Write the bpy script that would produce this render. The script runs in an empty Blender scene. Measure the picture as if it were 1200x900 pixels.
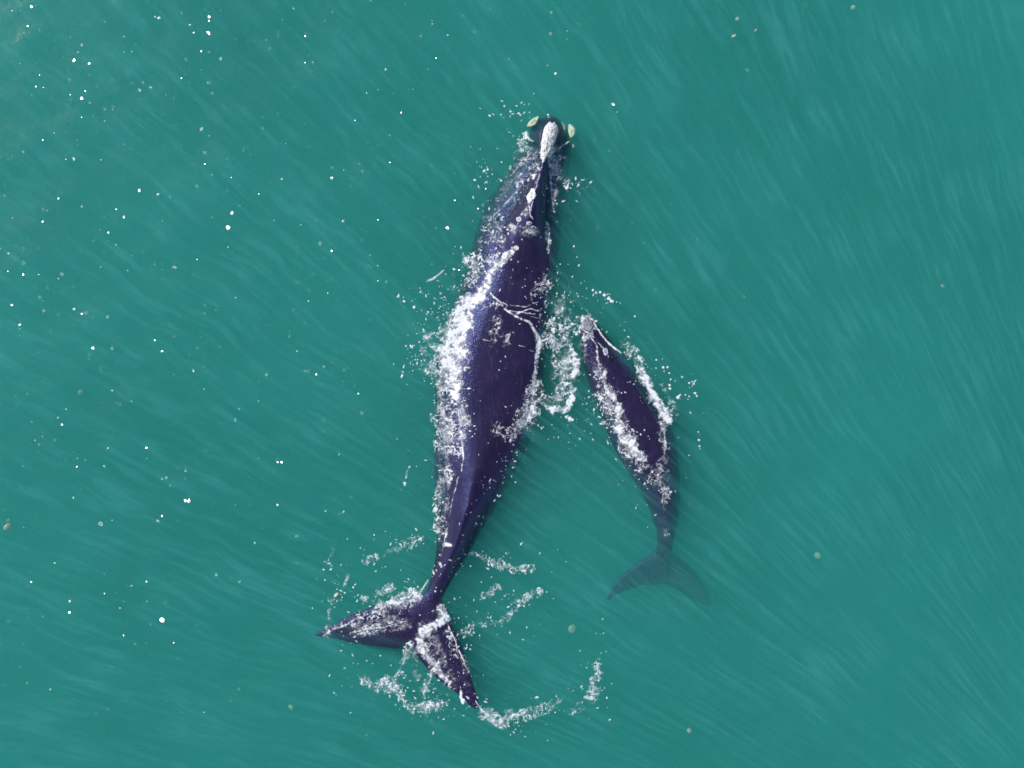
import bpy, bmesh, math, random
import numpy as np
from mathutils import Vector
from mathutils.bvhtree import BVHTree

random.seed(7)
rng = np.random.default_rng(11)
C = bpy.context.scene.collection
SC = bpy.context.scene
R = math.radians

# ---------------------------------------------------------------- camera, sky, sun
H = 30.0                      # drone height above the water, metres
S = 28.0 / 1200.0             # metres per photograph pixel on the water
cam = bpy.data.cameras.new('camera')
cam.sensor_width = 36.0
cam.lens = 36.0 * H / 28.0
cam.clip_end = 4000
cam.clip_start = 0.5
co = bpy.data.objects.new('camera', cam); C.objects.link(co)
co.location = (0, 0, H)
SC.camera = co

SUN_EL = R(44)
SUN_DX, SUN_DY = -0.85, 0.53            # towards the sun, on the ground
_n = math.hypot(SUN_DX, SUN_DY); SUN_DX /= _n; SUN_DY /= _n
sun_vec = Vector((SUN_DX * math.cos(SUN_EL), SUN_DY * math.cos(SUN_EL), math.sin(SUN_EL)))
w = bpy.data.worlds.new('World'); SC.world = w; w.use_nodes = True
nt = w.node_tree
bg = nt.nodes['Background']; bg.inputs['Strength'].default_value = 0.15
sky = nt.nodes.new('ShaderNodeTexSky'); sky.sky_type = 'NISHITA'; sky.sun_disc = False
sky.sun_elevation = SUN_EL
sky.sun_rotation = math.atan2(SUN_DX, SUN_DY)
nt.links.new(sky.outputs[0], bg.inputs['Color'])
sl = bpy.data.lights.new('sun', 'SUN'); sl.energy = 4.2; sl.angle = R(0.5); sl.color = (1.0, 0.96, 0.90)
so = bpy.data.objects.new('sun', sl); C.objects.link(so)
so.rotation_euler = (-sun_vec).to_track_quat('-Z', 'Y').to_euler()
SC.view_settings.view_transform = 'Standard'
SC.view_settings.look = 'None'
SC.view_settings.exposure = -0.28
SC.view_settings.gamma = 1.0
SC.view_settings.use_curve_mapping = False
SC.cycles.volume_bounces = 2
SC.cycles.max_bounces = 8
SC.cycles.transparent_max_bounces = 12
SC.cycles.caustics_reflective = False
SC.cycles.caustics_refractive = False

# ---------------------------------------------------------------- helpers
def P(px, py, z=0.0):
    k = (H - z) / H
    return Vector(((px - 600.0) * S * k, (450.0 - py) * S * k, z))

def link(name, me, mat=None, parent=None, smooth=True):
    o = bpy.data.objects.new(name, me); C.objects.link(o)
    if mat: me.materials.append(mat)
    if smooth: me.polygons.foreach_set('use_smooth', [True] * len(me.polygons))
    if parent:
        o.parent = parent
        o.matrix_parent_inverse = parent.matrix_world.inverted()
    return o

def tag(o, label=None, cat=None, group=None, kind=None):
    for k, v in (('label', label), ('category', cat), ('group', group), ('kind', kind)):
        if v: o[k] = v
    return o

def empty(name, loc):
    o = bpy.data.objects.new(name, None); C.objects.link(o)
    o.location = loc; o.empty_display_size = 0.3
    bpy.context.view_layer.update()
    return o

class Mat:
    def __init__(s, name):
        s.m = bpy.data.materials.new(name); s.m.use_nodes = True
        s.t = s.m.node_tree; s.t.nodes.clear()
        s.out = s.t.nodes.new('ShaderNodeOutputMaterial')
    def n(s, typ, ins=None, **kw):
        nd = s.t.nodes.new(typ)
        for k, v in kw.items(): setattr(nd, k, v)
        for k, v in (ins or {}).items():
            if isinstance(v, tuple) and len(v) == 2 and hasattr(v[0], 'outputs'):
                s.t.links.new(v[0].outputs[v[1]], nd.inputs[k])
            elif hasattr(v, 'outputs'):
                s.t.links.new(v.outputs[0], nd.inputs[k])
            else:
                nd.inputs[k].default_value = v
        return nd
    def ramp(s, fac, stops, interp='LINEAR'):
        nd = s.n('ShaderNodeValToRGB', {'Fac': fac})
        cr = nd.color_ramp; cr.interpolation = interp
        while len(cr.elements) < len(stops): cr.elements.new(0.5)
        for e, (p, c) in zip(cr.elements, stops):
            e.position = p
            e.color = (c, c, c, 1) if isinstance(c, (int, float)) else (*c, 1)
        return nd
    def noise(s, vec, scale, detail=4, rough=0.55, dist=0.0):
        return s.n('ShaderNodeTexNoise', {'Vector': vec, 'Scale': scale, 'Detail': detail, 'Roughness': rough, 'Distortion': dist})
    def math(s, op, a, b=None, c=None):
        ins = {0: a}
        if b is not None: ins[1] = b
        if c is not None: ins[2] = c
        return s.n('ShaderNodeMath', ins, operation=op)

# ---------------------------------------------------------------- materials
WATER_SC = (0.13, 0.83, 0.705, 1); WATER_AB = (0.0, 0.78, 0.70, 1)
GL_R0, GL_R1 = 0.10, 0.62           # wavelet size in cells of 0.1 m
FAN = (900 * S, -780 * S)            # the painted sun shafts fan out from this point of the sea
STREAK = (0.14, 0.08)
def mat_water():
    m = Mat('sea_water')
    geo = m.n('ShaderNodeNewGeometry')
    pos = (geo, 'Position')
    # gentle ripples
    n1 = m.noise(pos, 1.1, 3, 0.5)
    n2 = m.noise(pos, 5.0, 2, 0.5, 0.3)
    b1 = m.n('ShaderNodeBump', {'Height': (n1, 0), 'Distance': 0.02, 'Strength': 1.0})
    b2 = m.n('ShaderNodeBump', {'Height': (n2, 0), 'Distance': 0.006, 'Strength': 1.0, 'Normal': (b1, 0)})
    # tiny steep wavelets, each tilted its own way: those facing the sun glitter
    jit = m.noise(pos, 22.0, 1, 0.5)
    jv = m.n('ShaderNodeVectorMath', {0: (jit, 'Color'), 'Scale': 0.05}, operation='SCALE')
    jp = m.n('ShaderNodeVectorMath', {0: pos, 1: jv}, operation='ADD')
    clu = m.ramp((m.noise(pos, 0.55, 2, 0.6), 0), [(0.40, 0.25), (0.62, 1.0)])
    vo = m.n('ShaderNodeTexVoronoi', {'Vector': jp, 'Scale': 9.5, 'Randomness': 1.0}, voronoi_dimensions='2D')
    sep = m.n('ShaderNodeSeparateColor', {0: (vo, 'Color')})
    size = m.math('MULTIPLY_ADD', m.math('POWER', (sep, 2), 3.0), GL_R1, GL_R0)
    size = m.math('MULTIPLY', size, (clu, 0))
    mask = m.math('LESS_THAN', (vo, 'Distance'), size)
    ang = m.math('MULTIPLY', (sep, 0), 6.2832)
    mag = m.math('MULTIPLY', m.math('POWER', (sep, 1), 1.0), 0.40)
    mag = m.math('MULTIPLY', mag, mask)
    tx = m.math('MULTIPLY', m.math('COSINE', ang), mag)
    ty = m.math('MULTIPLY', m.math('SINE', ang), mag)
    tv = m.n('ShaderNodeCombineXYZ', {0: tx, 1: ty, 2: 0.0})
    nn = m.n('ShaderNodeVectorMath', {0: (b2, 0), 1: tv}, operation='ADD')
    nn = m.n('ShaderNodeVectorMath', {0: nn}, operation='NORMALIZE')
    # broad, barely visible patches of cloudier water
    c2 = m.noise(pos, 0.16, 2, 0.5, 0.3)
    r2 = m.ramp((c2, 0), [(0.3, 0.93), (0.7, 1.0)])
    trans = m.n('ShaderNodeBsdfTransparent', {'Color': (r2, 0)})
    # long fanning shafts of sunlight, painted as lighter streaks on the surface
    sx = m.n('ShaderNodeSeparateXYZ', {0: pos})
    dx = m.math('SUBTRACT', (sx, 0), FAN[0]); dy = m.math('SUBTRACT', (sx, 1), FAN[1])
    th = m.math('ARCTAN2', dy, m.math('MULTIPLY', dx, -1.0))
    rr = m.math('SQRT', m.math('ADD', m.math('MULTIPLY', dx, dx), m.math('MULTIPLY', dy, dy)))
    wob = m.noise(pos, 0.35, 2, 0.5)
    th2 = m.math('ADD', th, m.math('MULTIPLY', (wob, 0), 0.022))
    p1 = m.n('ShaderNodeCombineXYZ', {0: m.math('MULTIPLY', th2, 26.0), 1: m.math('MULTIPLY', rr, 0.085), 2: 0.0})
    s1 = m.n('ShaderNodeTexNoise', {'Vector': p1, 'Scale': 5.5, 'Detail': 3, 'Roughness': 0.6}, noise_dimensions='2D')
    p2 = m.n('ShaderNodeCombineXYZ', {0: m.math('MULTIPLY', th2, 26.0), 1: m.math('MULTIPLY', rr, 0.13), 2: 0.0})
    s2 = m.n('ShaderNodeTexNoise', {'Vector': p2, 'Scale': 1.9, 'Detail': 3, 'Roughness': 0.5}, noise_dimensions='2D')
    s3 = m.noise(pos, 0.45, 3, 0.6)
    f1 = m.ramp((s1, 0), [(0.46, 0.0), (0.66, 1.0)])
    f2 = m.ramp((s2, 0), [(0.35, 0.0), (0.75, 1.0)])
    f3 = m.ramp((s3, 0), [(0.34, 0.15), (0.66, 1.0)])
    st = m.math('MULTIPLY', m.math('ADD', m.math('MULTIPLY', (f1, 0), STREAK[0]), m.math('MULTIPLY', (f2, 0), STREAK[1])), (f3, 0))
    shaft_tint = m.n('ShaderNodeBsdfDiffuse', {'Color': (0.10, 0.50, 0.47, 1)})
    under = m.n('ShaderNodeMixShader', {0: st, 1: (trans, 0), 2: (shaft_tint, 0)})
    gl = m.n('ShaderNodeBsdfGlossy', {'Color': (1, 1, 1, 1), 'Roughness': 0.15, 'Normal': (nn, 0)})
    dt = m.n('ShaderNodeVectorMath', {0: (geo, 'Incoming'), 1: nn}, operation='DOT_PRODUCT')
    ic = m.math('SUBTRACT', 1.0, m.math('ABSOLUTE', (dt, 'Value')))
    fr = m.math('MULTIPLY_ADD', m.math('POWER', ic, 5.0), 0.98, 0.02)
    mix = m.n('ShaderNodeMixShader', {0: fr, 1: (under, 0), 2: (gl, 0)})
    m.t.links.new(mix.outputs[0], m.out.inputs['Surface'])
    vs = m.n('ShaderNodeVolumeScatter', {'Color': WATER_SC, 'Density': 0.57, 'Anisotropy': 0.0})
    va = m.n('ShaderNodeVolumeAbsorption', {'Color': WATER_AB, 'Density': 0.54})
    ad = m.n('ShaderNodeAddShader', {0: (vs, 0), 1: (va, 0)})
    m.t.links.new(ad.outputs[0], m.out.inputs['Volume'])
    return m.m

def mat_seabed():
    m = Mat('seabed_sand')
    geo = m.n('ShaderNodeNewGeometry')
    n = m.noise((geo, 'Position'), 0.4, 6)
    c = m.ramp((n, 0), [(0.3, (0.10, 0.10, 0.07)), (0.7, (0.22, 0.2, 0.14))])
    b = m.n('ShaderNodeBsdfPrincipled', {'Base Color': (c, 0), 'Roughness': 0.9})
    m.t.links.new(b.outputs[0], m.out.inputs['Surface'])
    return m.m

def mat_skin(name, spec=0.5):
    m = Mat(name)
    tc = m.n('ShaderNodeNewGeometry'); pos = (tc, 'Position')
    big = m.noise(pos, 1.3, 5, 0.6, 0.4)
    # long faint scars and scuffs along the body
    mp = m.n('ShaderNodeMapping', {'Vector': pos, 'Rotation': (0, 0, R(8)), 'Scale': (6.0, 1.0, 3.0)})
    sc = m.noise((mp, 0), 2.2, 6, 0.65, 0.5)
    base = m.ramp((big, 0), [(0.34, (0.004, 0.007, 0.052)), (0.50, (0.012, 0.014, 0.088)), (0.68, (0.046, 0.046, 0.135))])
    scr = m.ramp((sc, 0), [(0.50, 0.0), (0.80, 0.50)])
    col = m.n('ShaderNodeMix', {0: (scr, 0), 6: (base, 0), 7: (0.13, 0.12, 0.22, 1)}, data_type='RGBA')
    vo = m.n('ShaderNodeTexVoronoi', {'Vector': pos, 'Scale': 7.5, 'Randomness': 1.0}, voronoi_dimensions='2D')
    sep = m.n('ShaderNodeSeparateColor', {0: (vo, 'Color')})
    size = m.math('MULTIPLY_ADD', m.math('POWER', (sep, 2), 3.0), GL_R1, GL_R0)
    mask = m.math('LESS_THAN', (vo, 'Distance'), size)
    ang = m.math('MULTIPLY', (sep, 0), 6.2832)
    mag = m.math('MULTIPLY', m.math('POWER', (sep, 1), 1.0), 0.40)
    mag = m.math('MULTIPLY', mag, mask)
    tx = m.math('MULTIPLY', m.math('COSINE', ang), mag)
    ty = m.math('MULTIPLY', m.math('SINE', ang), mag)
    tv = m.n('ShaderNodeCombineXYZ', {0: tx, 1: ty, 2: 0.0})
    nn = m.n('ShaderNodeVectorMath', {0: (b2, 0), 1: tv}, operation='ADD')
    nn = m.n('ShaderNodeVectorMath', {0: nn}, operation='NORMALIZE')
    # broad, barely visible patches of cloudier water
    c2 = m.noise(pos, 0.16, 2, 0.5, 0.3)
    r2 = m.ramp((c2, 0), [(0.3, 0.93), (0.7, 1.0)])
    trans = m.n('ShaderNodeBsdfTransparent', {'Color': (r2, 0)})
    # sun shafts painted into the surface colour as pale fanning streaks
    sx = m.n('ShaderNodeSeparateXYZ', {0: pos})
    dx = m.math('SUBTRACT', (sx, 0), FAN[0]); dy = m.math('SUBTRACT', (sx, 1), FAN[1])
    th = m.math('ARCTAN2', dy, m.math('MULTIPLY', dx, -1.0))
    rr = m.math('SQRT', m.math('ADD', m.math('MULTIPLY', dx, dx), m.math('MULTIPLY', dy, dy)))
    wob = m.noise(pos, 0.35, 2, 0.5)
    th2 = m.math('ADD', th, m.math('MULTIPLY', (wob, 0), 0.055))
    p1 = m.n('ShaderNodeCombineXYZ', {0: m.math('MULTIPLY', th2, 26.0), 1: m.math('MULTIPLY', rr, 0.30), 2: 0.0})
    s1 = m.n('ShaderNodeTexNoise', {'Vector': p1, 'Scale': 3.6, 'Detail': 4, 'Roughness': 0.65}, noise_dimensions='2D')
    p2 = m.n('ShaderNodeCombineXYZ', {0: m.math('MULTIPLY', th2, 26.0), 1: m.math('MULTIPLY', rr, 0.22), 2: 0.0})
    s2 = m.n('ShaderNodeTexNoise', {'Vector': p2, 'Scale': 1.3, 'Detail': 3, 'Roughness': 0.5}, noise_dimensions='2D')
    s3 = m.noise(pos, 0.45, 3, 0.6)
    f1 = m.ramp((s1, 0), [(0.42, 0.0), (0.72, 1.0)])
    f2 = m.ramp((s2, 0), [(0.35, 0.0), (0.75, 1.0)])
    f3 = m.ramp((s3, 0), [(0.30, 0.25), (0.70, 1.0)])
    st = m.math('MULTIPLY', m.math('ADD', m.math('MULTIPLY', (f1, 0), STREAK[0]), m.math('MULTIPLY', (f2, 0), STREAK[1])), (f3, 0))
    shaft_tint = m.n('ShaderNodeBsdfDiffuse', {'Color': (0.16, 0.52, 0.50, 1)})
    under = m.n('ShaderNodeMixShader', {0: st, 1: (trans, 0), 2: (shaft_tint, 0)})
    gl = m.n('ShaderNodeBsdfGlossy', {'Color': (1, 1, 1, 1), 'Roughness': 0.19, 'Normal': (nn, 0)})
    dt = m.n('ShaderNodeVectorMath', {0: (geo, 'Incoming'), 1: nn}, operation='DOT_PRODUCT')
    ic = m.math('SUBTRACT', 1.0, m.math('ABSOLUTE', (dt, 'Value')))
    fr = m.math('MULTIPLY_ADD', m.math('POWER', ic, 5.0), 0.98, 0.02)
    mix = m.n('ShaderNodeMixShader', {0: fr, 1: (under, 0), 2: (gl, 0)})
    m.t.links.new(mix.outputs[0], m.out.inputs['Surface'])
    vs = m.n('ShaderNodeVolumeScatter', {'Color': WATER_SC, 'Density': 0.55, 'Anisotropy': 0.0})
    va = m.n('ShaderNodeVolumeAbsorption', {'Color': WATER_AB, 'Density': 0.28})
    ad = m.n('ShaderNodeAddShader', {0: (vs, 0), 1: (va, 0)})
    m.t.links.new(ad.outputs[0], m.out.inputs['Volume'])
    return m.m

def mat_seabed():
    m = Mat('seabed_sand')
    geo = m.n('ShaderNodeNewGeometry')
    n = m.noise((geo, 'Position'), 0.4, 6)
    c = m.ramp((n, 0), [(0.3, (0.10, 0.10, 0.07)), (0.7, (0.22, 0.2, 0.14))])
    b = m.n('ShaderNodeBsdfPrincipled', {'Base Color': (c, 0), 'Roughness': 0.9})
    m.t.links.new(b.outputs[0], m.out.inputs['Surface'])
    return m.m

def mat_skin(name, spec=0.5):
    m = Mat(name)
    tc = m.n('ShaderNodeNewGeometry'); pos = (tc, 'Position')
    big = m.noise(pos, 1.3, 5, 0.6, 0.4)
    # long faint scars and scuffs along the body
    mp = m.n('ShaderNodeMapping', {'Vector': pos, 'Rotation': (0, 0, R(8)), 'Scale': (6.0, 1.0, 3.0)})
    sc = m.noise((mp, 0), 2.2, 6, 0.65, 0.5)
    base = m.ramp((big, 0), [(0.30, (0.016, 0.011, 0.030)), (0.55, (0.026, 0.017, 0.046)), (0.78, (0.045, 0.033, 0.072))])
    scr = m.ramp((sc, 0), [(0.55, 0.0), (0.80, 0.30)])
    col = m.n('ShaderNodeMix', {0: (scr, 0), 6: (base, 0), 7: (0.13, 0.12, 0.20, 1)}, data_type='RGBA')
    vo = m.n('ShaderNodeTexVoronoi', {'Vector': pos, 'Scale': 5.0, 'Randomness': 1.0})
    sp = m.ramp((vo, 0), [(0.05, 0.55), (0.10, 0.0)])
    col2 = m.n('ShaderNodeMix', {0: (sp, 0), 6: (col, 2), 7: (0.12, 0.11, 0.19, 1)}, data_type='RGBA')
    n1 = m.noise(pos, 2.5, 4, 0.55)
    n2 = m.noise(pos, 22.0, 3, 0.6)
    # a thin film of running water near the waterline makes the wet skin ripple
    sep = m.n('ShaderNodeSeparateXYZ', {0: pos})
    wet = m.n('ShaderNodeMapRange', {0: (sep, 2), 1: 0.0, 2: 0.30, 3: 0.022, 4: 0.0008})
    b1 = m.n('ShaderNodeBump', {'Height': (n1, 0), 'Distance': 0.03, 'Strength': 0.5})
    b2 = m.n('ShaderNodeBump', {'Height': (n2, 0), 'Distance': (wet, 0), 'Strength': 1.0, 'Normal': (b1, 0)})
    b = m.n('ShaderNodeBsdfPrincipled', {'Base Color': (col2, 2), 'Roughness': 0.26, 'IOR': 1.65, 'Specular Tint': (0.30, 0.40, 1.0, 1), 'Normal': (b2, 0)})
    m.t.links.new(b.outputs[0], m.out.inputs['Surface'])
    return m.m

def mat_callosity(name, c0, c1, scale=26, bump=0.03):
    m = Mat(name)
    geo = m.n('ShaderNodeNewGeometry'); pos = (geo, 'Position')
    n = m.noise(pos, scale, 5, 0.7)
    vo = m.n('ShaderNodeTexVoronoi', {'Vector': pos, 'Scale': scale * 0.8})
    c = m.ramp((n, 0), [(0.36, c0), (0.50, c1)])
    b1 = m.n('ShaderNodeBump', {'Height': (vo, 0), 'Distance': bump, 'Strength': 1.0})
    b = m.n('ShaderNodeBsdfPrincipled', {'Base Color': (c, 0), 'Roughness': 0.7, 'Normal': (b1, 0)})
    m.t.links.new(b.outputs[0], m.out.inputs['Surface'])
    return m.m

def mat_foam():
    m = Mat('sea_foam')
    at = m.n('ShaderNodeAttribute', attribute_name='foam')
    geo = m.n('ShaderNodeNewGeometry'); pos = (geo, 'Position')
    n = m.noise(pos, 60.0, 3, 0.6)
    d = m.math('MULTIPLY_ADD', (n, 0), 0.4, -0.2)
    d = m.math('MULTIPLY', (d, 0), m.math('MINIMUM', m.math('MULTIPLY', (at, 'Fac'), 3.0), 1.0))
    f = m.math('ADD', (at, 'Fac'), (d, 0))
    a = m.n('ShaderNodeMapRange', {0: (f, 0), 1: 0.08, 2: 0.95, 3: 0.0, 4: 0.95}, interpolation_type='SMOOTHSTEP')
    b1 = m.n('ShaderNodeBump', {'Height': (n, 0), 'Distance': 0.01, 'Strength': 0.4})
    b = m.n('ShaderNodeBsdfPrincipled', {'Base Color': (0.86, 0.88, 0.90, 1), 'Roughness': 0.55, 'Normal': (b1, 0)})
    t = m.n('ShaderNodeBsdfTransparent')
    mx = m.n('ShaderNodeMixShader', {0: (a, 0), 1: (t, 0), 2: (b, 0)})
    m.t.links.new(mx.outputs[0], m.out.inputs['Surface'])
    return m.m

def mat_simple(name, col, rough=0.5, sss=0.0):
    m = Mat(name)
    geo = m.n('ShaderNodeNewGeometry')
    n = m.noise((geo, 'Position'), 30, 3)
    c = m.n('ShaderNodeMix', {0: (n, 0), 6: (*[x * 0.7 for x in col], 1), 7: (*[min(1, x * 1.2) for x in col], 1)}, data_type='RGBA')
    b = m.n('ShaderNodeBsdfPrincipled', {'Base Color': (c, 2), 'Roughness': rough})
    m.t.links.new(b.outputs[0], m.out.inputs['Surface'])
    return m.m

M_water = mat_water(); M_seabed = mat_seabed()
M_skin = mat_skin('wet_whale_skin'); M_skin2 = mat_skin('wet_calf_skin')
M_bonnet = mat_callosity('white_callosity', (0.30, 0.29, 0.32), (0.90, 0.90, 0.88))
M_lip = mat_callosity('cream_callosity', (0.62, 0.60, 0.40), (0.88, 0.86, 0.62), 12, 0.006)
M_grey = mat_callosity('grey_callosity', (0.25, 0.26, 0.33), (0.62, 0.64, 0.70), 18)
M_foam = mat_foam()
M_calfcap = mat_callosity('calf_callosity', (0.05, 0.06, 0.10), (0.30, 0.33, 0.36), 20)
M_dark = mat_simple('blowhole_dark', (0.01, 0.008, 0.015), 0.3)
M_eye = mat_simple('eye_dark', (0.02, 0.015, 0.012), 0.1)
M_jelly = mat_simple('jelly_bell', (0.55, 0.53, 0.40), 0.35)
M_jarm = mat_simple('jelly_arms', (0.50, 0.38, 0.28), 0.5)

# ---------------------------------------------------------------- sea
_wr = np.random.default_rng(5)
WAVES = []
for i in range(16):
    lam = 0.9 * (1.22 ** i) if i < 11 else _wr.uniform(0.8, 3.0)
    th = R(-52) + _wr.normal(0, 0.75)
    WAVES.append((2 * math.pi / lam * math.cos(th), 2 * math.pi / lam * math.sin(th), _wr.uniform(0, 6.28), 0.0026 * lam ** 0.6))
def wave(x, y):
    z = np.zeros_like(x)
    for kx, ky, ph, a in WAVES:
        z = z + a * np.sin(kx * x + ky * y + ph)
    fade = np.clip((24 - np.abs(x)) / 6, 0, 1) * np.clip((20 - np.abs(y)) / 6, 0, 1)
    return z * fade

def build_sea():
    xs = np.concatenate([[-600, -200, -80, -40], np.linspace(-24, 24, 481), [40, 80, 200, 600]])
    ys = np.concatenate([[-600, -200, -80, -40], np.linspace(-20, 20, 401), [40, 80, 200, 600]])
    X, Y = np.meshgrid(xs, ys)
    Z = wave(X, Y)
    nx, ny = len(xs), len(ys)
    V = np.stack([X.ravel(), Y.ravel(), Z.ravel()], 1).tolist()
    idx = np.arange(nx * ny).reshape(ny, nx)
    F = np.stack([idx[:-1, :-1].ravel(), idx[:-1, 1:].ravel(), idx[1:, 1:].ravel(), idx[1:, :-1].ravel()], 1).tolist()
    rim = list(idx[0, :]) + list(idx[1:, -1]) + list(idx[-1, -2::-1]) + list(idx[-2:0:-1, 0])
    base = len(V)
    for r in rim: V.append([V[r][0], V[r][1], -14.0])
    n = len(rim)
    for i in range(n):
        j = (i + 1) % n
        F.append([int(rim[i]), base + i, base + j, int(rim[j])])
    F.append([base + i for i in range(n - 1, -1, -1)])
    me = bpy.data.meshes.new('sea'); me.from_pydata(V, [], F); me.update()
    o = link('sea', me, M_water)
    tag(o, 'murky teal green sea with faint slanting streaks of light', 'water', kind='structure')
build_sea()
me = bpy.data.meshes.new('seabed')
me.from_pydata([(-590, -590, -13.5), (590, -590, -13.5), (590, 590, -13.5), (-590, 590, -13.5)], [], [(0, 1, 2, 3)])
tag(link('seabed', me, M_seabed), 'sandy seabed under the water', 'seabed', kind='structure')

# ---------------------------------------------------------------- whales
def loft(bm, st, nseg=40, cap=0.78):
    """st: rows (px, py, half width px, z top, z bottom, top exponent, shear) -> closed tube, waterline sections"""
    rings = []
    cs = [P(r[0], r[1], 0) for r in st]
    for i, r in enumerate(st):
        r = list(r); r[4] = r[4] if r[4] > -0.9 else -0.9 + (r[4] + 0.9) * 1.7
        a = cs[max(0, i - 1)]; b = cs[min(len(st) - 1, i + 1)]
        d = (b - a); d.z = 0; d.normalize()
        side = Vector((-d.y, d.x, 0))
        hw = r[2] * S; zt, zb, ne, sh = r[3], r[4], r[5], r[6]
        zc = (zt + zb) / 2 * 1.0
        zc = max(zb + (zt - zb) * 0.52, zt - cap)
        ring = []
        for k in range(nseg):
            t = 2 * math.pi * k / nseg
            c, s_ = math.cos(t), math.sin(t)
            e = ne if s_ > 0 else 2.2
            x = math.copysign(abs(c) ** (2 / e), c) * hw
            z = zc + (math.copysign(abs(s_) ** (2 / e), s_)) * ((zt - zc) if s_ > 0 else (zc - zb))
            p = cs[i] + side * x
            p.x += sh * max(0, z - zc)
            kk = (H - z) / H
            p.x *= kk; p.y *= kk; p.z = z
            ring.append(bm.verts.new(p))
        rings.append(ring)
    for a, b in zip(rings[:-1], rings[1:]):
        for k in range(nseg):
            bm.faces.new((a[k], a[(k + 1) % nseg], b[(k + 1) % nseg], b[k]))
    bm.faces.new(rings[0][::-1]); bm.faces.new(rings[-1])

def resample(st, n):
    st = np.array(st, float)
    d = np.concatenate([[0], np.cumsum(np.hypot(np.diff(st[:, 0]), np.diff(st[:, 1])))])
    # catmull-rom through the stations
    out = []
    for t in np.linspace(0, d[-1], n):
        i = min(max(np.searchsorted(d, t) - 1, 0), len(st) - 2)
        u = (t - d[i]) / (d[i + 1] - d[i])
        p0 = st[max(i - 1, 0)]; p1 = st[i]; p2 = st[i + 1]; p3 = st[min(i + 2, len(st) - 1)]
        h1 = d[i + 1] - d[i]
        m1 = (p2 - p0) / (d[i + 1] - d[max(i - 1, 0)]) * h1
        m2 = (p3 - p1) / (d[min(i + 2, len(st) - 1)] - d[i]) * h1
        v = (2*u**3-3*u**2+1)*p1 + (u**3-2*u**2+u)*m1 + (-2*u**3+3*u**2)*p2 + (u**3-u**2)*m2
        out.append(v.tolist())
    return out

def blade(bm, st, nseg=20, n=18):
    """fluke lobe or flipper: rows (lead x, lead y, trail x, trail y, z, thickness m)"""
    a = np.array(st, float); k = np.linspace(0, len(a) - 1, n)
    rows = np.stack([np.interp(k, np.arange(len(a)), a[:, j]) for j in range(6)], 1)
    rings = []
    for r in rows:
        L = P(r[0], r[1], r[4]); T = P(r[2], r[3], r[4])
        mid = (L + T) / 2; hv = (L - T) / 2; th = r[5] / 2
        ring = []
        for q in range(nseg):
            t = 2 * math.pi * q / nseg
            c = math.cos(t); s_ = math.sin(t)
            p = mid + hv * c
            p.z += s_ * th * (0.45 + 0.55 * (0.5 + 0.5 * c)) + 0.0
            ring.append(bm.verts.new(p))
        rings.append(ring)
    for x, y in zip(rings[:-1], rings[1:]):
        for q in range(nseg):
            bm.faces.new((x[q], x[(q + 1) % nseg], y[(q + 1) % nseg], y[q]))
    bm.faces.new(rings[0][::-1]); bm.faces.new(rings[-1])

def fuse(bms, name, voxel, smooth_it):
    """union of the lofted volumes into ONE continuous skin"""
    bm = bmesh.new()
    for b in bms: b(bm)
    bmesh.ops.recalc_face_normals(bm, faces=bm.faces)
    me = bpy.data.meshes.new(name + '_raw'); bm.to_mesh(me); bm.free()
    o = bpy.data.objects.new(name + '_raw', me); C.objects.link(o)
    md = o.modifiers.new('r', 'REMESH'); md.mode = 'VOXEL'; md.voxel_size = voxel
    ms = o.modifiers.new('s', 'SMOOTH'); ms.factor = 0.5; ms.iterations = smooth_it
    dg = bpy.context.evaluated_depsgraph_get(); dg.update()
    ev = o.evaluated_get(dg)
    new = bpy.data.meshes.new_from_object(ev)
    bpy.data.objects.remove(o); bpy.data.meshes.remove(me)
    new.name = name
    return new

# rows: px, py, half width px, z top, z bottom, top exponent, shear
mother_st = [
 (647,136,3,-0.30,-0.50,2.0,0), (646.5,139,10,-0.24,-0.65,2.0,0), (646,144,17,-0.18,-0.8,2.1,0), (645,151,22,-0.14,-1.0,2.3,0), (643,162,24,-0.12,-1.35,2.4,0),
 (643,178,27,-0.12,-1.65,2.3,0), (633,202,34,-0.10,-1.85,2.3,0), (623,230,40,-0.07,-2.0,2.2,0.05),
 (611,259,47,0.04,-2.05,2.2,0.12), (604,292,50,0.15,-2.1,2.3,0.22), (595,335,52,0.17,-2.15,2.5,0.24),
 (583,385,58,0.19,-2.2,2.6,0.22), (575,430,63,0.20,-2.2,2.6,0.18), (571,470,62,0.22,-2.1,2.4,0.15),
 (564,510,56,0.27,-1.9,1.95,0.15), (555,545,48,0.34,-1.65,1.55,0.16), (547,580,38,0.40,-1.4,1.35,0.16),
 (539,610,29,0.42,-1.15,1.3,0.14), (531,640,20,0.38,-0.9,1.35,0.10), (522,666,14,0.27,-0.65,1.4,0),
 (512,690,10.5,0.14,-0.45,2.0,0), (502,712,11,0.03,-0.30,2.0,0), (494,730,9,-0.06,-0.24,2.0,0)]
rostrum_st = [
 (645,140,6,0.10,-0.5,2,0), (645,147,11,0.26,-0.6,2.2,0), (643,160,12.5,0.38,-0.7,2.2,0), (640,178,11,0.42,-0.7,2,0),
 (636,195,10,0.46,-0.7,1.5,0), (631,212,12.5,0.52,-0.7,1.35,0), (627,230,15,0.56,-0.8,1.3,0), (623,248,19,0.56,-0.9,1.4,0),
 (618,264,24,0.48,-1.0,1.6,0), (612,285,31,0.36,-1.0,1.9,0), (606,310,36,0.24,-1.0,2.0,0), (600,335,30,0.14,-1.0,2.0,0)]
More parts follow.
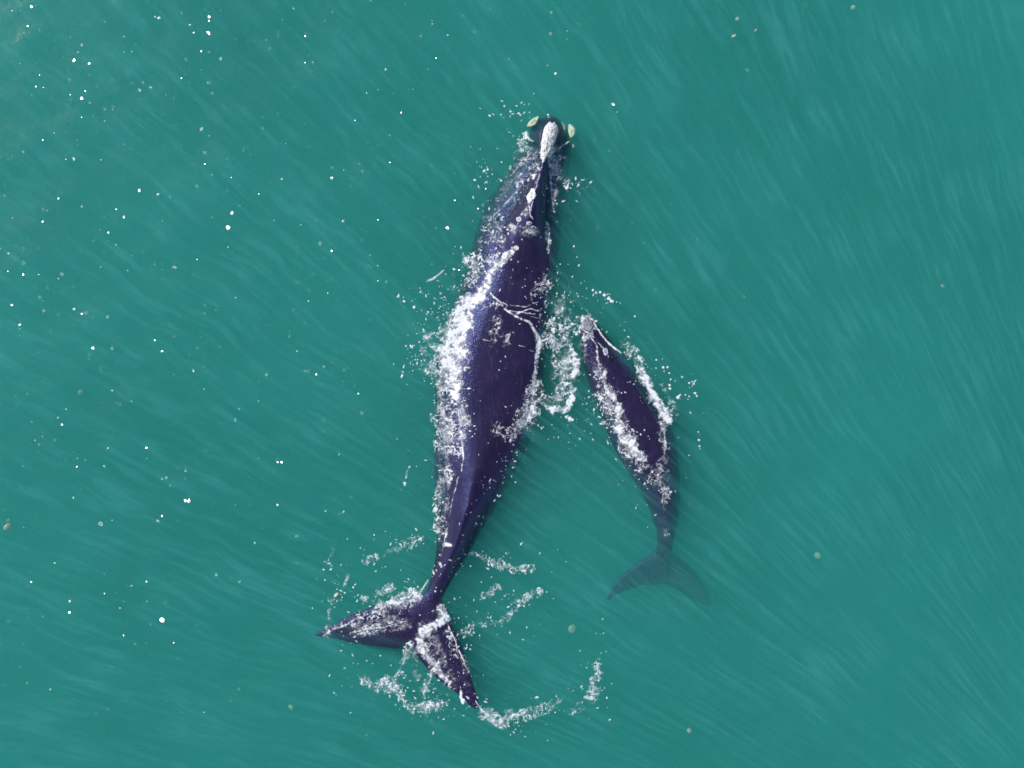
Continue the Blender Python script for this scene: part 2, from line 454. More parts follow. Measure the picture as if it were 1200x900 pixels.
m_fl_left = [(508,688,492,752,-0.05,0.30), (488,699,478,760,-0.04,0.26), (462,703,462,761,-0.04,0.22), (436,710,440,759,-0.04,0.18),
 (410,720,415,755,-0.04,0.14), (388,733,394,749,-0.03,0.11), (373,739,376,748,-0.02,0.09), (368,743,370,746,-0.02,0.07)]
m_fl_right = [(512,690,480,740,-0.05,0.30), (520,706,479,756,-0.03,0.26), (529,729,489,772,-0.01,0.22), (539,752,503,787,0.0,0.18),
 (548,777,518,801,0.0,0.14), (554,800,534,812,0.0,0.11), (560,817,546,824,0.0,0.09), (563,829,557,832,0.0,0.07)]
m_flip_l = [(560,330,560,385,-1.5,0.35), (535,350,545,400,-1.75,0.28), (520,390,545,425,-1.95,0.22), (525,430,545,440,-2.1,0.12)]
m_flip_r = [(625,325,620,380,-1.5,0.35), (645,345,630,400,-1.75,0.28), (650,390,628,425,-1.95,0.22), (640,430,625,440,-2.1,0.12)]
def mb(bm): loft(bm, resample(mother_st, 90))
def mr(bm): loft(bm, resample(rostrum_st, 50), 32, 0.55)
me_m = fuse([mb, mr, lambda b: blade(b, m_fl_left), lambda b: blade(b, m_fl_right),
             lambda b: blade(b, m_flip_l), lambda b: blade(b, m_flip_r)], 'body', 0.034, 6)

calf_st = [
 (685,371,4,-0.02,-0.20,2,0), (687,377,9,0.06,-0.35,2,0), (691,389,13,0.10,-0.55,2,0), (697,403,18,0.12,-0.75,1.9,0),
 (705,421,23,0.12,-0.9,1.9,0), (716,442,28,0.12,-1.05,2,0), (730,467,32,0.11,-1.15,2,0), (744,494,35,0.11,-1.2,2,0),
 (757,522,35,0.09,-1.2,2,0), (768,552,29,0.02,-1.15,1.9,0), (776,582,21,-0.04,-1.0,1.8,0), (780,608,15,-0.13,-0.85,1.8,0),
 (780,630,10,-0.26,-0.7,1.9,0), (778,648,9,-0.41,-0.74,2,0), (777,662,8,-0.52,-0.76,2,0)]
c_fl_left = [(784,640,782,684,-0.60,0.22), (766,646,768,686,-0.61,0.19), (749,658,752,686,-0.62,0.15), (731,671,736,692,-0.62,0.12), (719,684,722,697,-0.62,0.10), (710,701,714,704,-0.60,0.07)]
c_fl_right = [(772,640,774,684,-0.60,0.22), (790,648,787,688,-0.70,0.19), (806,661,799,694,-0.78,0.15), (819,676,809,702,-0.86,0.12), (828,691,820,708,-0.92,0.10), (835,706,830,711,-0.98,0.07)]
c_flip_l = [(705,430,712,455,-0.75,0.2), (695,445,708,468,-0.95,0.15), (698,470,708,480,-1.1,0.08)]
c_flip_r = [(728,420,735,445,-0.75,0.2), (745,428,748,452,-0.95,0.15), (757,448,752,460,-1.1,0.08)]
def cb(bm): loft(bm, resample(calf_st, 60), 36, 0.42)
me_c = fuse([cb, lambda b: blade(b, c_fl_left), lambda b: blade(b, c_fl_right),
             lambda b: blade(b, c_flip_l), lambda b: blade(b, c_flip_r)], 'body', 0.026, 5)

mother = empty('whale', P(575, 430, 0))
tag(mother, 'large dark adult whale with a long white patch on its snout tip', 'whale', 'right whales swimming side by side')
calf = empty('whale', P(744, 494, 0))
tag(calf, 'small dark whale calf to the right of the adult, its tail sunk deeper', 'whale', 'right whales swimming side by side')
ob_m = link('body', me_m, M_skin, mother)
ob_c = link('body', me_c, M_skin2, calf)

def bvh_of(o):
    bm = bmesh.new(); bm.from_mesh(o.data); t = BVHTree.FromBMesh(bm); bm.free(); return t
trees = {'m': bvh_of(ob_m), 'c': bvh_of(ob_c)}
def top_z(px, py, which):
    """height of the whale under photograph position px, py (None where there is no whale)"""
    z = 0.0
    for _ in range(2):
        p = P(px, py, z)
        hit = trees[which].ray_cast(Vector((p.x, p.y, 5)), Vector((0, 0, -1)))
        if hit[0] is None: return None
        z = hit[0].z
    return z

def lump(name, mat, parent, which, outline, height, seed, rough=0.25, step=1.2, sink=0.03, freq=9.0, label=None, zfix=None):
    """a raised crust grown on the skin inside a closed outline given in photograph pixels"""
    o = np.array(outline, float)
    cx, cy = o[:, 0].mean(), o[:, 1].mean()
    # smooth closed outline
    n = 48; k = np.arange(n) / n * len(o)
    i0 = np.floor(k).astype(int); u = (k - i0)[:, None]
    g = lambda j: o[(i0 + j) % len(o)]
    sm = 0.5 * (2*g(0) + (g(1)-g(-1))*u + (2*g(-1)-5*g(0)+4*g(1)-g(2))*u**2 + (3*g(0)-g(-1)-3*g(1)+g(2))*u**3)
    r_ = np.random.default_rng(seed)
    sm = sm + (sm - [cx, cy]) * (r_.normal(0, rough * 0.22, (n, 1)))
    bm = bmesh.new(); rings = []
    lv = [1.0, 0.97, 0.9, 0.8, 0.66, 0.5, 0.33, 0.16]
    ctr = None
    for li, f in enumerate(lv + [0.0]):
        row = []
        for q in range(n if f > 0 else 1):
            px, py = cx + (sm[q, 0] - cx) * f, cy + (sm[q, 1] - cy) * f
            z = top_z(px, py, which)
            if z is None: z = -0.3
            if zfix is not None: z = zfix
            h = -sink if li == 0 else height * min(1, (1 - f) * 4 + 0.25) * (1 + r_.normal(0, rough))
            row.append(bm.verts.new(P(px, py, z + h)))
        rings.append(row)
    for a, b in zip(rings[:-2], rings[1:-1]):
        for q in range(n): bm.faces.new((a[q], a[(q+1) % n], b[(q+1) % n], b[q]))
    for q in range(n): bm.faces.new((rings[-2][q], rings[-2][(q+1) % n], rings[-1][0]))
    bmesh.ops.recalc_face_normals(bm, faces=bm.faces)
    me = bpy.data.meshes.new(name); bm.to_mesh(me); bm.free()
    ob = link(name, me, mat, parent)
    if label: ob['label'] = label
    return ob

def zp(lst, ox, oy, sc): return [(ox + x / sc, oy + y / sc) for x, y in lst]
# bonnet, lips, chin and head callosities (traced on the head)
lump('bonnet_callosity', M_bonnet, mother, 'm', zp([(620,240),(680,228),(728,262),(738,330),(720,420),(690,500),(640,590),(610,650),(575,705),(548,690),(535,600),(535,500),(550,400),(575,300)], 580, 120, 10), 0.07, 1, 0.22, label='long rough white patch on the tip of the snout')
lump('lip_callosity', M_lip, mother, 'm', zp([(520,165),(505,210),(470,265),(410,290),(375,275),(410,220),(460,180)], 580, 120, 10), 0.05, 2, 0.14, sink=0.3, zfix=-0.13, label='cream patch on the left lip')
lump('lip_callosity', M_lip, mother, 'm', zp([(872,255),(930,290),(943,340),(925,390),(890,420),(868,380),(858,330)], 580, 120, 10), 0.05, 3, 0.14, sink=0.3, zfix=-0.15, label='cream patch on the right lip')
lump('lip_callosity', M_grey, mother, 'm', zp([(775,230),(815,255),(825,310),(805,330),(795,280)], 580, 120, 10), 0.03, 4, 0.1)
lump('lip_callosity', M_lip, mother, 'm', zp([(895,490),(920,490),(930,520),(910,542),(892,525)], 580, 120, 10), 0.03, 5, 0.1)
lump('lip_callosity', M_lip, mother, 'm', zp([(350,345),(385,335),(370,375),(350,385)], 580, 120, 10), 0.03, 6, 0.1)
lump('lip_callosity', M_lip, mother, 'm', zp([(175,735),(195,745),(185,790),(165,785),(163,755)], 580, 120, 10), 0.03, 7, 0.1)
lump('lip_callosity', M_grey, mother, 'm', zp([(290,700),(325,700),(320,740),(295,755),(280,725)], 580, 120, 10), 0.03, 8, 0.1)
lump('head_callosity', M_bonnet, mother, 'm', zp([(630,205),(665,215),(682,260),(675,320),(640,350),(605,385),(575,350),(570,300),(600,255)], 560, 200, 10), 0.05, 9, 0.2, label='white patch just ahead of the blowholes')
lump('head_callosity', M_grey, mother, 'm', zp([(450,550),(500,540),(515,575),(490,605),(455,590)], 560, 200, 10), 0.03, 10, 0.2)
lump('head_callosity', M_grey, mother, 'm', zp([(570,600),(620,595),(640,620),(615,645),(575,640)], 560, 200, 10), 0.03, 11, 0.2)
# blowholes: a V of two slits with pale rims
for pts in ([(574,410),(560,470),(525,520),(490,525),(515,495),(548,450)], [(600,415),(628,450),(630,520),(655,575),(620,550),(605,500)]):
    bl = lump('blowhole', M_grey, mother, 'm', zp(pts, 560, 200, 10), 0.035, 12 + len(pts), 0.15)
    c0 = np.array(zp(pts, 560, 200, 10)); cc = c0.mean(0)
    lump('slit', M_dark, bl, 'm', [tuple(cc + (p - cc) * 0.45) for p in c0], 0.05, 13, 0.05)
def eye(parent, which, px, py, r):
    z = top_z(px, py, which)
    if z is None: z = -0.6
    bm = bmesh.new(); bmesh.ops.create_uvsphere(bm, u_segments=12, v_segments=8, radius=r)
    for v in bm.verts: v.co += P(px, py, z)
    me = bpy.data.meshes.new('eye'); bm.to_mesh(me); bm.free(); link('eye', me, M_eye, parent)
eye(mother, 'm', 583, 256, 0.06); eye(mother, 'm', 656, 262, 0.06)
eye(calf, 'c', 686, 425, 0.035); eye(calf, 'c', 722, 418, 0.035)
# calf head patches
lump('bonnet_callosity', M_calfcap, calf, 'c', [(683,374),(689,371),(694,375),(696,383),(692,389),(686,386),(682,380)], 0.03, 21, 0.25)
lump('head_callosity', M_grey, calf, 'c', [(707,409),(711,408),(713,413),(710,417),(707,414)], 0.02, 22, 0.2)
lump('blowhole', M_dark, calf, 'c', [(713,418),(717,417),(719,423),(715,424)], 0.015, 23, 0.1)

# ---------------------------------------------------------------- foam
# density of foam on the water, worked out on a fine grid, then raised as a thin froth
G = 0.5
X0, Y0, X1, Y1 = 356, 106, 844, 874
nx, ny = int((X1 - X0) / G) + 1, int((Y1 - Y0) / G) + 1
gx, gy = np.meshgrid(np.linspace(X0, X1, nx), np.linspace(Y0, Y1, ny))

WARP = None
def vnoise(scale, seed, ang=0.4, stretch=1.0):
    """smooth value noise, period scale px, stretched along ang"""
    r_ = np.random.default_rng(seed)
    ca, sa = math.cos(ang), math.sin(ang)
    qx, qy = (gx, gy) if WARP is None else (gx + WARP[0], gy + WARP[1])
    u = (qx * ca + qy * sa) / (scale * stretch); v = (-qx * sa + qy * ca) / scale
    T = r_.random((256, 256))
    iu = np.floor(u).astype(int); iv = np.floor(v).astype(int)
    fu = u - iu; fv = v - iv
    fu = fu * fu * (3 - 2 * fu); fv = fv * fv * (3 - 2 * fv)
    a = T[iv % 256, iu % 256]; b = T[iv % 256, (iu + 1) % 256]
    c = T[(iv + 1) % 256, iu % 256]; d = T[(iv + 1) % 256, (iu + 1) % 256]
    return (a * (1 - fu) + b * fu) * (1 - fv) + (c * (1 - fu) + d * fu) * fv
def fbm(scale, seed, octs=4, ang=0.4, **k):
    s_ = 0; a = 1; t = 0
    for i in range(octs):
        s_ = s_ + a * vnoise(scale / 2 ** i, seed + i * 17, ang + 0.95 * i, **k); t += a; a *= 0.6
    return s_ / t
warpx = (fbm(14, 1) - 0.5) * 9; warpy = (fbm(14, 2) - 0.5) * 9
wsx = (fbm(5, 3, 3) - 0.5) * 3.2; wsy = (fbm(5, 4, 3) - 0.5) * 3.2

def stroke(D, pts, soft=0.6, warp=1.0):
    """pts: (x, y, half width, strength); adds a soft brush to D along the line"""
    X = gx + (warpx * 0.55 + wsx) * warp; Y = gy + (warpy * 0.55 + wsy) * warp
    for (xa, ya, wa, da), (xb, yb, wb, db) in zip(pts[:-1], pts[1:]):
        m_ = max(wa, wb) * 2 + 9
        i0 = max(int((min(xa, xb) - m_ - X0) / G), 0); i1 = min(int((max(xa, xb) + m_ - X0) / G) + 1, nx)
        j0 = max(int((min(ya, yb) - m_ - Y0) / G), 0); j1 = min(int((max(ya, yb) + m_ - Y0) / G) + 1, ny)
        if i1 <= i0 or j1 <= j0: continue
        xx = X[j0:j1, i0:i1]; yy = Y[j0:j1, i0:i1]
        dx, dy = xb - xa, yb - ya; L2 = dx * dx + dy * dy + 1e-6
        t = np.clip(((xx - xa) * dx + (yy - ya) * dy) / L2, 0, 1)
        d = np.hypot(xx - xa - t * dx, yy - ya - t * dy)
        wd = wa + (wb - wa) * t; st = da + (db - da) * t
        v = st * np.clip((1 + soft - d / wd) / (2 * soft), 0, 1) if soft < 1 else st * np.exp(-(d / wd) ** 2)
        D[j0:j1, i0:i1] = np.maximum(D[j0:j1, i0:i1], v)

Dsolid = np.zeros_like(gx)   # white water
Dlace = np.zeros_like(gx)    # networks of bubbles and threads
Dline = np.zeros_like(gx)    # thin continuous lines
Dsplat = np.zeros_like(gx)   # flecks

# --- adult: white water along the left flank
for p in [
  [(604,291,2.5,1.0),(594,299,4.5,1.15),(584,307,5.5,1.15),(574,321,6,1.15),(570,334,6,1.15),(562,347,8,.95),(550,357,10,1),(541,370,13,1),(535,388,16,1),(532,408,17,1),(531,428,15,1),(532,448,11,.95),(535,464,7,.8)],
  [(560,352,4,1),(548,364,7,1.15),(540,380,9,1.2),(535,400,9,1.2),(531,425,8,1.15),(530,446,6,1.1),(533,460,4,.9)],
  [(604,384,2,0),(616,492,9,.8),(608,500,5,.85)][1:],
  [(624,478,4,.7),(618,490,7,.95),(611,499,6,.95),(606,508,3,.6)],
  [(668,405,4,.9),(674,420,5,.95),(674,436,4,.85),(669,446,2.5,.6)],
  [(674,456,4,.85),(670,468,4,.9),(661,478,4,.95),(648,480,4,.9),(636,473,2.5,.8)],
  [(706,331,1,.5)] * 2,
  # fluke
  [(489,697,7,.95),(478,701,8,.9),(462,705,5,.75),(445,713,3,.6)],
  [(513,712,5,.85),(520,724,6,.95),(508,734,7,.95),(494,740,6,.9),(492,756,5,.9),(504,774,5,.95),(516,788,5,.95),(527,800,3.5,.75)],
  [(540,810,1.6,.95),(543,824,2,.95)],
  [(570,838,4,.8),(580,846,5,.9),(592,841,4,.8),(606,839,3,.75),(619,835,2,.6)],
  # calf bands
  [(743,419,3,.75),(749,433,5,.9),(757,449,5.5,.92),(766,464,6,.95),(775,480,6.5,.95),(783,492,5,.95),(788,496,2,.7)],
  [(707,446,4,.6),(715,459,5.5,.75),(722,472,5,.78),(725,487,4.5,.8),(724,499,4.5,.85),(731,512,5,.88),(742,522,5,.85),(748,532,4,.75)],
]: stroke(Dsolid, p)
for p in [
  [(515,400,10,.42),(516,440,9,.45),(520,480,14,.5),(530,520,13,.52),(524,560,9,.4),(520,600,7,.3),(515,640,5,.3)],
  [(556,380,16,.36),(574,370,14,.36)], [(570,392,12,.26),(590,398,10,.22)], [(518,470,6,.5),(516,520,6,.5),(514,570,5,.4),(513,620,4,.36)], [(542,470,5,.6),(541,500,5,.65),(538,520,4,.6)], [(546,330,14,.34),(556,310,12,.34)], [(505,395,9,.34),(503,430,8,.34)], [(612,180,8,.34),(603,205,7,.24),(590,235,8,.2),(583,270,8,.28)], [(655,185,9,.42),(655,210,8,.38),(650,235,5,.34)], [(540,470,7,.55),(545,500,6,.55),(541,530,5,.5)],
  [(627,450,7,.6),(621,475,8,.65),(612,498,9,.6)],
  [(646,345,10,.42),(656,362,13,.52),(660,385,15,.56),(652,402,13,.5),(668,425,13,.55),(668,450,12,.5),(650,470,13,.5),(632,470,8,.5)],
  [(640,330,9,.22),(628,345,6,.2)], [(585,505,9,.2),(600,512,7,.3)],
  [(632,470,6,.6),(620,488,7,.6)],
  # head wash
  [(616,165,10,.22),(622,180,11,.45),(620,196,10,.45),(610,212,8,.3),(600,232,8,.2)], [(650,176,6,.6),(653,190,8,.6),(651,205,7,.55),(648,222,4,.5),(648,248,2.5,.4)],
  [(662,214,6,.5),(665,222,4,.4)], [(580,262,12,.28),(575,290,12,.25),(565,320,10,.25)], [(601,268,5,.5),(612,272,5,.5),(624,272,6,.5)],
  [(641,262,2,.7),(643,280,2.5,.8),(642,296,2,.6)],
  # flukes
  [(480,702,10,.5),(450,713,8,.4),(415,728,6,.35),(385,740,6,.45)], [(405,742,5,.36),(435,737,6,.36),(465,730,7,.34)],
  [(515,720,9,.5),(498,742,10,.45),(506,770,7,.45),(524,795,7,.42),(545,805,7,.3)], [(525,745,7,.35),(540,775,5,.3),(552,805,5,.42)],
  [(424,796,6,.45),(446,800,10,.5),(466,809,9,.5),(480,826,7,.5),(500,832,7,.5),(520,820,7,.4)],
  [(478,756,5,.42),(473,778,5,.45),(462,798,6,.45)], [(487,765,4,.42),(487,794,4,.4)], [(506,790,4,.45),(496,813,4,.45)],
  [(565,834,6,.5),(590,843,8,.6),(620,836,6,.5),(640,830,5,.4),(656,820,4,.35)],
  [(672,834,5,.35),(684,824,6,.45),(697,810,7,.5),(702,792,6,.55),(700,773,4,.45)],
  [(426,658,3,.6),(448,650,4,.5),(460,644,4,.4),(478,638,5,.5),(492,631,4,.35)], [(385,661,3,.55),(390,644,3,.5)], [(404,690,2.5,.65),(408,674,2.5,.6)],
  [(430,703,6,.35),(458,688,5,.35)], [(386,726,4,.45),(388,702,3,.35)],
  [(546,744,5,.45),(556,734,5,.5),(574,731,4,.5),(590,728,4,.5),(603,712,6,.55),(614,702,5,.45),(632,694,4,.4)],
  [(543,648,3,.4),(566,651,4,.4),(585,660,5,.5),(600,667,3,.4),(622,668,5,.4)], [(568,699,4,.4),(584,690,4,.45)],
  # calf
  [(700,437,9,.38),(710,460,11,.5),(722,495,10,.45),(736,522,10,.5),(752,543,9,.5),(762,562,7,.45)],
  [(776,500,5,.45),(779,530,5,.45),(777,556,7,.5),(779,586,6,.5)], [(733,405,6,.4),(748,425,8,.45),(765,452,9,.4),(785,485,8,.4)],
  [(685,380,10,.45),(690,395,6,.35)], [(780,600,5,.25),(782,625,4,.22)], [(686,412,7,.25)],
]: stroke(Dlace, p)
for p in [
  [(571,337,.9,.9),(578,348,.8,.9),(587,354,.9,.95),(594,357,1,.9),(591,362,1,.9),(604,371,1,.95),(620,377,1.2,1),(628,391,1.8,1),(632,403,2.8,1.1),(629,423,1.6,1.1),(626,443,1.6,1),(625,462,2,.9)],
  [(596,357,.7,.8),(616,360,.7,.7),(630,354,.6,.6)], [(604,368,.8,.8),(622,362,.7,.8),(633,365,.7,.8),(633,374,.6,.6),(622,371,.6,.6)],
  [(594,364,.6,.7),(612,366,.6,.7),(628,369,.6,.6)],
  [(632,403,1.2,.9),(642,396,.8,.7),(650,386,.6,.5)],
  [(542,516,1,.8),(543,534,.8,.8),(541,552,.7,.6)], [(538,558,.7,.45),(530,587,.6,.5),(526,605,.6,.3)], [(524,619,.8,.5),(517,652,.7,.6)],
  [(520,638,2,.9),(528,639,1.8,1)], [(516,660,1.6,.9),(517,664,1.2,.8)], [(502,680,.8,.9),(493,692,1.4,1)], [(511,600,.9,.8),(511,590,.7,.6)],
  [(537,480,.9,.8),(540,510,.8,.7)],
  [(613,214,1,.35),(600,230,1.6,.45),(589,243,1.4,.5),(574,257,.9,.55)], [(647,179,1.3,.9),(658,172,1.1,.8),(667,166,.7,.7)],
  [(645,199,1.2,.6),(647,225,1.2,.6),(648,248,.9,.5)], [(617,157,.9,.9),(620,163,1,.8),(625,165,.8,.8)], [(624,172,.6,.6),(606,196,.8,.5),(598,206,.9,.6)],
  [(661,218,.9,.9),(665,220,1,.9),(667,212,.6,.7)],
  [(451,712,.8,.8),(430,720,.8,.7),(413,728,.8,.8),(390,738,1,.7)], [(410,741,.8,.8),(430,737,.9,.8),(452,735,.8,.8),(463,732,.8,.6)],
  [(524,731,.8,.9),(537,759,.8,.9),(546,781,.8,.9),(550,788,.6,.6)], [(476,754,.6,.7),(474,775,.6,.7),(464,793,.7,.7)], [(507,789,.7,.8),(496,812,.7,.8)],
  [(565,832,.8,.9),(558,822,.7,.7)],
  [(500,330,1.2,.7),(507,327,1.2,.75),(520,317,.9,.7)], [(471,441,.9,.9),(472,435,.9,.9)], [(476,560,1,.9),(478,550,.8,.7),(481,546,.9,.9)], [(475,566,1.4,.95),(475,569,1,.8)],
  [(711,515,.7,.7),(712,520,.7,.7)],
  [(680,384,.8,.9),(691,392,.8,.85),(699,404,1,.85),(700,421,1.2,.7),(704,436,1.6,.5)], [(693,373,.8,.9),(699,384,.9,1),(708,396,1,1),(721,409,1.1,.95),(728,414,.8,.8)],
  [(699,399,.7,.8),(708,409,.8,.8),(713,418,.8,.7)], [(683,384,.8,.7),(681,377,.8,.7),(687,371,.8,.8),(694,374,.8,.8),(697,382,.8,.8)],
  [(778,498,.9,.8),(780,516,.8,.8),(779,533,.7,.7),(773,536,.6,.5)],
]: stroke(Dline, p, 0.9, 0.55)
Dfilm = np.zeros_like(gx)
for p in [
  [(599,267,5,.55),(613,270,7,.62),(626,272,6,.5)], [(632,207,2.5,.3),(624,226,3.5,.36),(615,250,4,.36)], [(612,166,6,.26),(603,198,8,.28),(590,232,8,.22)],
  [(651,178,7,.42),(651,200,6,.36),(649,230,3.5,.3)], [(420,738,9,.26),(455,726,12,.28),(478,735,10,.24)], [(508,752,9,.36),(518,775,8,.34),(532,795,6,.26)],
  [(684,400,5,.3),(687,420,6,.3)], [(694,390,5,.24)], [(771,555,5,.3),(778,580,4,.26),(780,610,3,.2)], [(529,545,4,.34),(526,575,3,.3),(521,610,2.5,.26)],
  [(515,440,10,.3),(520,480,10,.36),(522,530,9,.34),(517,580,6,.26)], [(655,360,12,.2),(658,400,14,.24),(660,440,13,.22),(650,468,12,.22)], [(716,470,8,.3),(730,505,9,.34),(752,540,7,.28)],
]: stroke(Dfilm, p, 1.0, 1.6)
_w2 = [(530,392),(541,395),(566,398),(590,401),(608,404),(620,410)]
for (xa, ya) in _w2: stroke(Dline, [(xa, ya, .6, .7), (xa + 8, ya + 2, .5, .5)], 0.9, 0.6)

# flecks: many small drops scattered around the thrash of the water
def fleck(px, py, r, v=1.0, ang=None, el=1.0):
    m_ = r * el * 3 + 1.5
    i0 = max(int((px - m_ - X0) / G), 0); i1 = min(int((px + m_ - X0) / G) + 1, nx)
    j0 = max(int((py - m_ - Y0) / G), 0); j1 = min(int((py + m_ - Y0) / G) + 1, ny)
    if i1 <= i0 or j1 <= j0: return
    dx = gx[j0:j1, i0:i1] + wsx[j0:j1, i0:i1] * 0.9 - px; dy = gy[j0:j1, i0:i1] + wsy[j0:j1, i0:i1] * 0.9 - py
    a = ang if ang is not None else rng.uniform(0, 3.14)
    u = (dx * math.cos(a) + dy * math.sin(a)) / el; w_ = -dx * math.sin(a) + dy * math.cos(a)
    q = v * np.exp(-(u * u + w_ * w_) / (r * r)) * 1.25
    Dsplat[j0:j1, i0:i1] = np.maximum(Dsplat[j0:j1, i0:i1], q)
def scatter(cx, cy, sx, sy, n, r=(0.38, 0.95), ang=0.0, v=(0.55, 1.0), oa=None):
    for _ in range(int(n * 0.7)):
        a, b = rng.normal(0, sx), rng.normal(0, sy)
        px = cx + a * math.cos(ang) - b * math.sin(ang); py = cy + a * math.sin(ang) + b * math.cos(ang)
        rr = r[0] + (r[1] - r[0]) * rng.random() ** 2.5
        fleck(px, py, rr, rng.uniform(*v), oa, 1 + 2.2 * rng.random() ** 2)
for a in [
  (590,131,14,5,24), (568,198,8,16,34), (570,235,10,18,30), (622,120,14,7,12), (636,138,10,3,6), (676,218,9,6,26), (668,225,14,10,18),
  (690,345,14,8,22), (712,350,8,5,14), (660,345,18,14,60), (690,470,10,26,40), (700,492,10,12,16), (668,500,12,16,22), (640,505,14,10,24),
  (478,345,10,8,14), (492,398,12,16,40), (486,425,12,8,26), (520,350,16,14,60), (545,330,16,12,60), (560,310,12,12,40), (500,372,8,12,16), (508,440,6,30,50),
  (640,370,16,30,120), (600,520,6,20,30), (590,548,6,16,26), (573,580,6,14,26), (556,607,6,12,22), (543,640,5,12,18), (533,664,5,9,14),
  (515,560,4,40,40), (512,620,5,30,26), (527,500,10,30,60), (430,655,14,8,16), (478,637,14,8,22), (395,700,12,26,40), (386,690,8,14,16), (398,600,14,8,8),
  (404,790,8,26,20), (440,700,18,8,26), (500,690,20,6,20), (470,800,34,18,90), (500,820,26,14,40), (545,820,14,10,26), (600,850,26,8,26), (650,825,28,8,26),
  (690,815,14,14,30), (700,780,7,14,20), (590,735,26,10,30), (610,700,22,12,34), (580,655,24,9,26), (545,745,8,16,24), (555,710,26,20,22), (570,690,12,8,12),
  (640,660,14,8,10), (532,760,5,22,24), (546,790,6,14,16), (720,395,14,10,16), (752,440,14,16,34), (790,455,14,16,20), (805,505,12,26,14), (777,433,8,3,6),
  (705,470,6,26,30), (740,540,10,14,24), (765,560,14,18,30), (700,400,5,16,16), (640,240,6,26,22), (600,250,14,22,40), (590,285,12,20,40), (575,305,10,14,40), (655,300,8,16,10),
  (680,305,5,5,3), (600,160,12,8,8), (664,154,10,10,4), (700,730,8,8,6), (560,450,40,50,26), (745,490,16,30,26), (610,330,12,18,14), (760,600,8,14,6), (560,500,8,40,14),
]: scatter(*a)
for x, y, r in [(777,431,1.6),(782,430,1.3),(784,437,1.1),(786,445,1.4),(785,452,1.8),(785,456,1.4),(794,465,2.2),(796,463,1.4),(803,463,1.2),(808,465,1.3),(814,461,1.7),(817,464,1.6),(808,449,1.4),(813,450,1.6),(811,447,1.1),(819,516,1.4),(820,523,1),(820,526,.9),(847,560,1.5),
                (703,343,1.8),(708,346,1.9),(713,350,2.0),(717,353,2.2),(695,340,1.4),(723,354,1.1),(744,371,1.1),(668,491,2.6),(664,489,2),(671,492,1.8),(474,353,1.8),(485,360,1.7),(502,366,1.4),(591,124,1.3),(600,134,1.2),(608,133,1.3),(609,135,1),(642,135,1.3),(568,200,1.6),(572,199,1.2),(577,204,1)]:
    fleck(x, y, r * 0.75, 1.15)

# texture the densities
WARP = (wsx * 1.3 + warpx * 0.4, wsy * 1.3 + warpy * 0.4)
fine = fbm(3.2, 40, 3); mid = fbm(8, 50, 4); lac = fbm(7.0, 60, 3); lac2 = fbm(4.2, 70, 2); brk = fbm(16, 80, 2)
ridge = np.clip(1 - np.abs(lac - 0.5) * 9, 0, 1)         # threads
ridge2 = np.clip(1 - np.abs(lac2 - 0.52) * 7, 0, 1)
F = np.zeros_like(gx)
tiny = vnoise(1.7, 90, 1.1); tiny2 = vnoise(2.8, 91, 0.7)
hal = np.exp(-((lac - 0.5) / 0.036) ** 2)            # long curling threads
hal2 = np.exp(-((lac2 - 0.5) / 0.045) ** 2)          # finer mesh of bubbles
hal3 = np.exp(-((fbm(10, 95, 4) - 0.5) / 0.018) ** 2)
sol = Dsolid * 1.25 + (mid - 0.5) * 1.9 + (fine - 0.5) * 2.0 + (tiny - 0.5) * 0.6 + 0.28 * hal + 0.18 * hal3 - 0.62
F = np.maximum(F, np.clip(0.06 + sol * 0.95, 0, 1.05) * (Dsolid > 0.02) * (sol > 0))
# a thin milky film between the threads
film = np.clip((np.maximum(Dlace, Dsolid) + (mid - 0.5) * 1.2 - 0.24) * 0.75, 0, 0.42) * (0.6 + 0.8 * tiny2) * (np.maximum(Dlace, Dsolid) > 0.03)
lacemask = np.clip((Dlace + (brk - 0.5) * 1.3 + (mid - 0.5) * 1.3 - 0.03) * 2.0, 0, 1) * np.clip(Dlace * 8, 0, 1)
bub = np.maximum.reduce([hal * (0.3 + 1.1 * tiny2), hal2 * (0.1 + 0.95 * tiny), hal3 * (0.35 + 0.8 * tiny2), (tiny - 0.86) * 3.0, (fine - 0.62) * 6.0 * (0.3 + tiny2)])
F = np.maximum(F, np.clip(lacemask * bub, 0, 1))
F = np.maximum(F, film)
F = np.maximum(F, np.clip(Dfilm * (0.55 + 1.3 * (mid - 0.5) + 1.6 * (fine - 0.5) + 0.35 * hal2) * 1.5, 0, 0.55))
F = np.maximum(F, np.clip(Dline * (0.85 + (fine - 0.5) * 1.8 + (tiny2 - 0.5) * 0.5), 0, 1))
F = np.maximum(F, np.clip(Dsplat * 1.05, 0, 1))
_p = np.pad(F, 1, mode='edge')          # surface tension softens the finest detail
F = F * 0.4 + 0.6 * (_p[:-2, 1:-1] + _p[2:, 1:-1] + _p[1:-1, :-2] + _p[1:-1, 2:] + 2 * F) / 6

